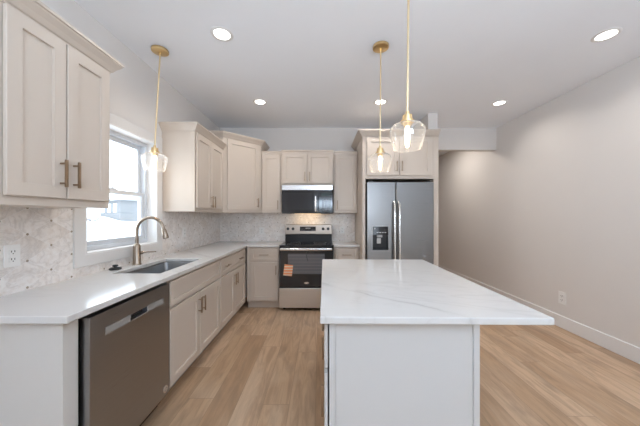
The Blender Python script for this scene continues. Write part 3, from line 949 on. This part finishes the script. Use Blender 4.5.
# --- refrigerator
GX0, GX1, GY = 0.612, 1.500, 3.385
t = thing('refrigerator', 'stainless side-by-side refrigerator with an ice and water dispenser', 'refrigerator', (GX0, GY, 0))
gw = GX1 - GX0
bm = bm_new(); box(bm, 0.004, gw - 0.004, 0.062, YB - 0.03 - GY, 0.02, 1.760); obj('cabinet_body', bm, paint('fridge_side', (0.09, 0.09, 0.09), 0.5), t)
for x in (0.06, gw - 0.06):
    for yy in (0.12, 0.66):
        bm = bm_new(); cyl(bm, (x, yy, 0), (x, yy, 0.022), 0.02, 12); obj('foot', bm, 'black_plastic', t)
bm = bm_new(); box(bm, 0.01, gw - 0.01, 0.02, 0.058, 0.025, 0.095); obj('toe_grille', bm, 'black_plastic', t)
GSP = 0.386
# left door with the dispenser opening
qx0, qx1, qz0, qz1 = 0.072, 0.288, 0.868, 1.190
bm = bm_new()
cells(bm, [0.002, qx0, qx1, GSP - 0.004], [0.105, qz0, qz1, 1.775], lambda i, j: not (i == 1 and j == 1), 0.0, 0.060, (0, 2, 1))
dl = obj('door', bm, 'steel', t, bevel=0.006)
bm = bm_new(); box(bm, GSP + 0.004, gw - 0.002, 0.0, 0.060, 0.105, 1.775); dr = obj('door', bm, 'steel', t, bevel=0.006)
def fhandle(x, par):
    bm = bm_new()
    tube(bm, [(x, -0.002, 0.42), (x, -0.050, 0.46), (x, -0.062, 0.60), (x, -0.062, 1.35), (x, -0.050, 1.48), (x, -0.002, 1.515)], 0.0145, 14)
    obj('handle', bm, 'steel_light', par, smooth=50)
fhandle(GSP - 0.032, dl); fhandle(GSP + 0.032, dr)
bm = bm_new()
cells(bm, [qx0 - 0.012, qx0 + 0.006, qx1 - 0.006, qx1 + 0.012], [qz0 - 0.014, qz0 + 0.006, qz1 - 0.006, qz1 + 0.012], lambda i, j: not (i == 1 and j == 1), -0.006, 0.001, (0, 2, 1))
dsp = obj('dispenser_frame', bm, metal('dispenser_frame_steel', (0.27, 0.265, 0.26), 0.3), dl, bevel=0.002)
bm = bm_new(); box(bm, qx0, qx1, 0.050, 0.058, qz0, qz1); obj('dispenser_niche', bm, 'black_plastic', dsp)
bm = bm_new(); box(bm, qx0 + 0.004, qx1 - 0.004, 0.001, 0.049, qz1 - 0.115, qz1 - 0.004); obj('dispenser_panel', bm, 'bglass', dsp)
bm = bm_new(); box(bm, 0.100, 0.112, -0.001, 0.0008, 1.150, 1.166); obj('indicator', bm, 'plate', dsp)
for k in range(4):
    bm = bm_new(); box(bm, 0.132 + k * 0.034, 0.154 + k * 0.034, -0.001, 0.0008, 1.104, 1.110); obj('button', bm, 'plate', dsp)
bm = bm_new(); box(bm, 0.140, 0.212, 0.020, 0.049, 1.040, 1.078, 0.004); obj('chute', bm, paint('grey_chute', (0.45, 0.45, 0.45), 0.4), dsp)
bm = bm_new(); box(bm, 0.138, 0.192, 0.022, 0.030, 0.958, 1.030, 0.003); obj('paddle', bm, paint('grey_paddle', (0.5, 0.5, 0.5), 0.4), dsp)
bm = bm_new(); box(bm, qx0 + 0.004, qx1 - 0.004, 0.004, 0.049, qz0 + 0.001, qz0 + 0.018, 0.003); obj('drip_tray', bm, 'black_plastic', dsp)
bm = bm_new(); box(bm, gw - 0.125, gw - 0.030, -0.0015, 0.0005, 1.683, 1.691); obj('nameplate', bm, paint('name_plate_grey', (0.22, 0.22, 0.22), 0.4), dr)
for x in (0.03, gw - 0.09):
    bm = bm_new(); box(bm, x, x + 0.06, 0.02, 0.09, 1.7765, 1.792, 0.003); obj('hinge_cover', bm, 'black_plastic', t)

# --- island
RI = math.radians(-0.8)
t = thing('kitchen_island', 'pale painted island cabinet in the middle of the floor', 'island', (0.0, 1.045, 0), RI)
IX0, IX1, IY0, IY1 = 0.036, 0.662, 0.027, 1.355
bm = bm_new(); box(bm, IX0, IX1, IY0 + 0.010, IY1, 0.10, BZ); obj('carcass', bm, 'island', t)
bm = bm_new(); box(bm, IX0, IX0 + 0.026, IY0, IY0 + 0.040, 0.0, BZ, 0.002); obj('corner_post', bm, 'island', t)
bm = bm_new(); box(bm, IX1 - 0.026, IX1, IY0, IY0 + 0.040, 0.0, BZ, 0.002); obj('corner_post', bm, 'island', t)
bm = bm_new(); box(bm, IX0 + 0.0265, IX1 - 0.0265, IY0 + 0.006, IY0 + 0.020, 0.0, BZ); obj('end_panel', bm, 'island', t)
bm = bm_new(); box(bm, IX0 + 0.07, IX1 - 0.001, IY0 + 0.041, IY1 - 0.001, 0.0, 0.099); obj('toe_kick', bm, 'toe', t)
# doors and drawers on the side facing the range run (facing -X): local x -> -Y
def iplace(o):
    o.location = (IX0, 0, 0); o.rotation_euler = (0, 0, -PI / 2)
iw = (IY1 - IY0) / 3
for k in range(3):
    a, b_ = -(IY0 + 0.004 + (k + 1) * iw) + 0.006, -(IY0 + 0.004 + k * iw) - 0.004
    if k == 2: a += 0.006
    d = drawer(t, a, b_, 0.686, 0.866, ((a + b_) / 2,), mat='island', stand=0.009); iplace(d)
    d = door(t, a, b_, 0.118, 0.664, ('r', 0.525), mat='island', stand=0.009); iplace(d)
o = bm_new()
prism(o, [(-0.002, 0), (0.943, 0), (0.948, 1.392), (-0.002, 1.392)], CZ0, CZ1)
bm = o
o = obj('countertop', bm, 'quartz', bevel=0.005)
o.location = (0.0, 1.042, 0); o.rotation_euler = (0, 0, RI)
o['label'] = 'large white veined slab on top of the island'; o['category'] = 'countertop'

# ---------------------------------------------------------------- pendants
def pendant(label, ctop, shade_xy, zb, zc=ZC):
    """ctop = (x, y) of the canopy on the ceiling, shade_xy = (x, y) of the shade, zb = bottom of the glass"""
    t = thing('pendant_light', label, 'pendant light', (ctop[0], ctop[1], zc), 0, 'clear glass pendants with brass rods')
    z = lambda a: a - zc
    off = Vector((shade_xy[0] - ctop[0], shade_xy[1] - ctop[1], 0))
    bm = bm_new(); lathe(bm, [(0, 0), (0.066, 0), (0.068, -0.006), (0.066, -0.020), (0.058, -0.024), (0.010, -0.026), (0.010, -0.045), (0, -0.045)], 32); obj('canopy', bm, 'brass', t, smooth=40)
    top = Vector((0, 0, -0.040)); bot = off + Vector((0, 0, z(zb + 0.205)))
    bm = bm_new(); cyl(bm, top, bot, 0.0062, 14); obj('rod', bm, 'brass_rod', t, smooth=40)
    o3 = tuple(off)
    bm = bm_new()
    lathe(bm, [(0, z(zb + 0.213)), (0.010, z(zb + 0.213)), (0.012, z(zb + 0.196)), (0.026, z(zb + 0.192)), (0.028, z(zb + 0.164)), (0.037, z(zb + 0.162)), (0.037, z(zb + 0.150)), (0.028, z(zb + 0.147)), (0.020, z(zb + 0.128)), (0, z(zb + 0.128))], 28, origin=o3)
    obj('socket', bm, 'brass', t, smooth=35)
    bm = bm_new()
    pr = [(0.030, 0.150), (0.052, 0.147), (0.078, 0.136), (0.093, 0.120), (0.098, 0.105), (0.096, 0.085), (0.088, 0.045), (0.077, 0.003), (0.0755, 0.0)]
    inn = [(r - 0.0026, h_ + (0.001 if i == len(pr) - 1 else -0.0015)) for i, (r, h_) in enumerate(pr)]
    lathe(bm, [(r, z(zb + h_)) for r, h_ in pr] + [(r, z(zb + h_)) for r, h_ in inn[::-1]], 40, origin=o3)
    obj('glass_shade', bm, 'glass', t, smooth=60)
    bm = bm_new()
    lathe(bm, [(0, z(zb + 0.008)), (0.006, z(zb + 0.010)), (0.012, z(zb + 0.022)), (0.0145, z(zb + 0.050)), (0.0155, z(zb + 0.085)), (0.013, z(zb + 0.112)), (0.011, z(zb + 0.130)), (0, z(zb + 0.130))], 22, origin=o3)
    obj('bulb', bm, 'bulb', t, smooth=60)
    ld = bpy.data.lights.new('bulb_light', 'POINT'); ld.energy = BULB_W; ld.color = WARM; ld.shadow_soft_size = 0.03
    lo = bpy.data.objects.new('bulb_light', ld); lo.location = off + Vector((0, 0, z(zb - 0.02))); COL.objects.link(lo); lo.parent = t
    return t
pendant('clear glass pendant hanging before the window over the sink', (-1.385, 2.21), (-1.418, 2.19), 1.715)
pendant('smaller-looking glass pendant, the farther of two over the island', (0.508, 2.16), (0.503, 2.16), 1.702)
pendant('nearest and largest-looking glass pendant over the island', (0.500, 1.450), (0.492, 1.450), 1.703)

# ---------------------------------------------------------------- recessed ceiling lamps
def downlight(label, x, y, visible=True):
    t = thing('recessed_light', label, 'ceiling light', (x, y, ZC), 0, 'round recessed ceiling lights')
    bm = bm_new(); lathe(bm, [(0.060, -0.001), (0.063, -0.005), (0.078, -0.006), (0.086, -0.001), (0.086, 0.0), (0.060, 0.0)], 36); obj('trim_ring', bm, 'trim', t, smooth=40)
    bm = bm_new(); lathe(bm, [(0, -0.0025), (0.060, -0.0025), (0.060, -0.0005), (0, -0.0005)], 36); obj('lens', bm, 'lens', t)
    ld = bpy.data.lights.new('lamp', 'AREA'); ld.shape = 'DISK'; ld.size = 0.11; ld.energy = LAMP_W; ld.color = LAMPC; ld.spread = math.radians(150)
    lo = bpy.data.objects.new('lamp', ld); lo.location = (0, 0, -0.006); COL.objects.link(lo); lo.parent = t
    return t
for (x, y, lab) in ((-0.777, 2.02, 'round recessed light in the ceiling nearest the left window pendant'),
                    (-0.76, 3.22, 'round recessed light in the ceiling before the corner cabinet'),
                    (0.755, 3.22, 'round recessed light in the ceiling before the refrigerator'),
                    (2.27, 3.25, 'round recessed light far back near the right wall, before the header'),
                    (2.265, 2.03, 'large-looking recessed light near the right wall, top right of view')):
    downlight(lab, x, y)

# a further lamp in the passage beyond the header
ld = bpy.data.lights.new('passage_lamp', 'AREA'); ld.shape = 'DISK'; ld.size = 0.5; ld.energy = 14.0; ld.color = LAMPC
lo = bpy.data.objects.new('passage_lamp', ld); lo.location = (2.1, 4.95, ZC - 0.006); COL.objects.link(lo)

# ---------------------------------------------------------------- outlets
def outlet(label, loc, rz, sc=1.0):
    """facing local -y"""
    t = thing('wall_outlet', label, 'outlet', loc, rz, 'white wall outlets'); t.scale = (sc, sc, sc)
    bm = bm_new(); box(bm, -0.036, 0.036, -0.006, 0, -0.058, 0.058, 0.002); obj('cover_plate', bm, 'plate', t)
    for s in (-1, 1):
        bm = bm_new(); box(bm, -0.017, 0.017, -0.0085, -0.0055, s * 0.020 - 0.0145, s * 0.020 + 0.0145, 0.002); r = obj('receptacle', bm, 'plate', t)
        bm = bm_new()
        for x in (-0.007, 0.007):
            box(bm, x - 0.0016, x + 0.0016, -0.0092, -0.0083, s * 0.020 - 0.002, s * 0.020 + 0.008)
        cyl(bm, (0, -0.0083, s * 0.020 - 0.0085), (0, -0.0092, s * 0.020 - 0.0085), 0.0028, 10)
        obj('slots', bm, 'slot', r)
    return t
outlet('white outlet in the mosaic below the nearest wall cabinet', (XL + 0.0085, 1.352, 1.115), PI / 2)
outlet('white outlet in the mosaic right of the window, under the wall cabinet', (XL + 0.0085, 3.06, 1.135), PI / 2)
outlet('white outlet in the back mosaic left of the range', (-0.955, YB - 0.0085, 1.085), 0)
outlet('white outlet in the back mosaic right of the range', (0.352, YB - 0.0085, 1.10), 0)
outlet('white outlet low on the bare right wall above the baseboard', (XR - 0.0005, 3.03, 0.355), -PI / 2, 1.25)

# ---------------------------------------------------------------- outside the window
random.seed(4)
bm = bm_new()
nx, ny = 60, 60
gx = [-45 + 43.15 * i / nx for i in range(nx + 1)]
gy_ = [-8 + 68 * j / ny for j in range(ny + 1)]
V = [[None] * (ny + 1) for _ in range(nx + 1)]
for i, x in enumerate(gx):
    for j, y in enumerate(gy_):
        d = -1.8 - x
        s = min(1, max(0, (d - 1.0) / 21.0)); s = s * s * (3 - 2 * s)
        z = -0.35 + 1.6 * s + 0.05 * math.sin(x * 0.9 + y * 0.35) * min(1, d * 0.2)
        V[i][j] = bm.verts.new((x, y, z))
for i in range(nx):
    for j in range(ny):
        bm.faces.new((V[i][j], V[i + 1][j], V[i + 1][j + 1], V[i][j + 1]))
struct('ground_snow', bm, 'snow', smooth=60)
bm = bm_new(); box(bm, -12, 14, YR - 30, YR - 0.4, -0.5, -0.25); struct('ground_rear', bm, 'snow')

hs = thing('house', 'blue-grey neighbouring house seen through the window beyond the snow', 'house', (-19.2, 26.5, 1.15), math.radians(-38))
bm = bm_new(); box(bm, -3.4, 3.4, -2.1, 2.1, -0.5, 1.6); obj('wall', bm, 'siding', hs)
bm = bm_new()
prv = [bm.verts.new(c) for c in ((-3.8, -2.5, 1.6), (3.8, -2.5, 1.6), (3.8, 2.5, 1.6), (-3.8, 2.5, 1.6), (-3.8, 0, 2.6), (3.8, 0, 2.6))]
for f in ((0, 1, 5, 4), (2, 3, 4, 5), (0, 4, 3), (1, 2, 5), (0, 3, 2, 1)):
    bm.faces.new([prv[k] for k in f])
obj('roof', bm, 'roofm', hs)
for x in (-2.1, 0.1, 2.0):
    bm = bm_new(); box(bm, x - 0.5, x + 0.5, -2.15, -2.09, 0.5, 1.35); obj('window', bm, 'vinyl', hs)

def bare_tree(label, x, y, z, h, seed):
    rnd = random.Random(seed)
    bm = bm_new()
    def grow(p, d, l, r, k):
        q = p + d * l
        cyl(bm, p, q, r, 6, r * 0.7)
        if k == 0: return
        for _ in range(3):
            nd = (d + Vector((rnd.uniform(-.7, .7), rnd.uniform(-.7, .7), rnd.uniform(-.1, .5)))).normalized()
            grow(q - d * l * rnd.uniform(0, 0.25), nd, l * rnd.uniform(0.6, 0.8), r * 0.6, k - 1)
    grow(Vector((0, 0, -0.1)), Vector((0, 0, 1)), h * 0.33, h * 0.016, 4)
    o = obj('bare_tree', bm, 'bark'); o.location = (x, y, z)
    o['label'] = label; o['category'] = 'tree'
    return o
def shrub(label, x, y, z):
    rnd = random.Random(9)
    bm = bm_new()
    for k in range(26):
        a = rnd.uniform(0, 2 * PI); l = rnd.uniform(0.2, 0.42)
        q = Vector((math.cos(a) * l, math.sin(a) * l, rnd.uniform(0.05, 0.26)))
        cyl(bm, (0, 0, -0.03), q, 0.010, 5, 0.004)
        for _ in range(3):
            w_ = q * rnd.uniform(0.5, 0.9)
            cyl(bm, w_, w_ + Vector((rnd.uniform(-.1, .1), rnd.uniform(-.1, .1), rnd.uniform(0, .12))), 0.006, 5, 0.003)
    o = obj('bare_shrub', bm, 'bark'); o.location = (x, y, z); o.scale = (1.8, 1.8, 1.5)
    o['label'] = label; o['category'] = 'shrub'
bare_tree('faint bare tree behind the neighbouring house', -27.0, 36.0, 0.5, 5.5, 3)
shrub('dark twiggy shrub poking out of the snow outside the window', -17.8, 20.0, 0.92)
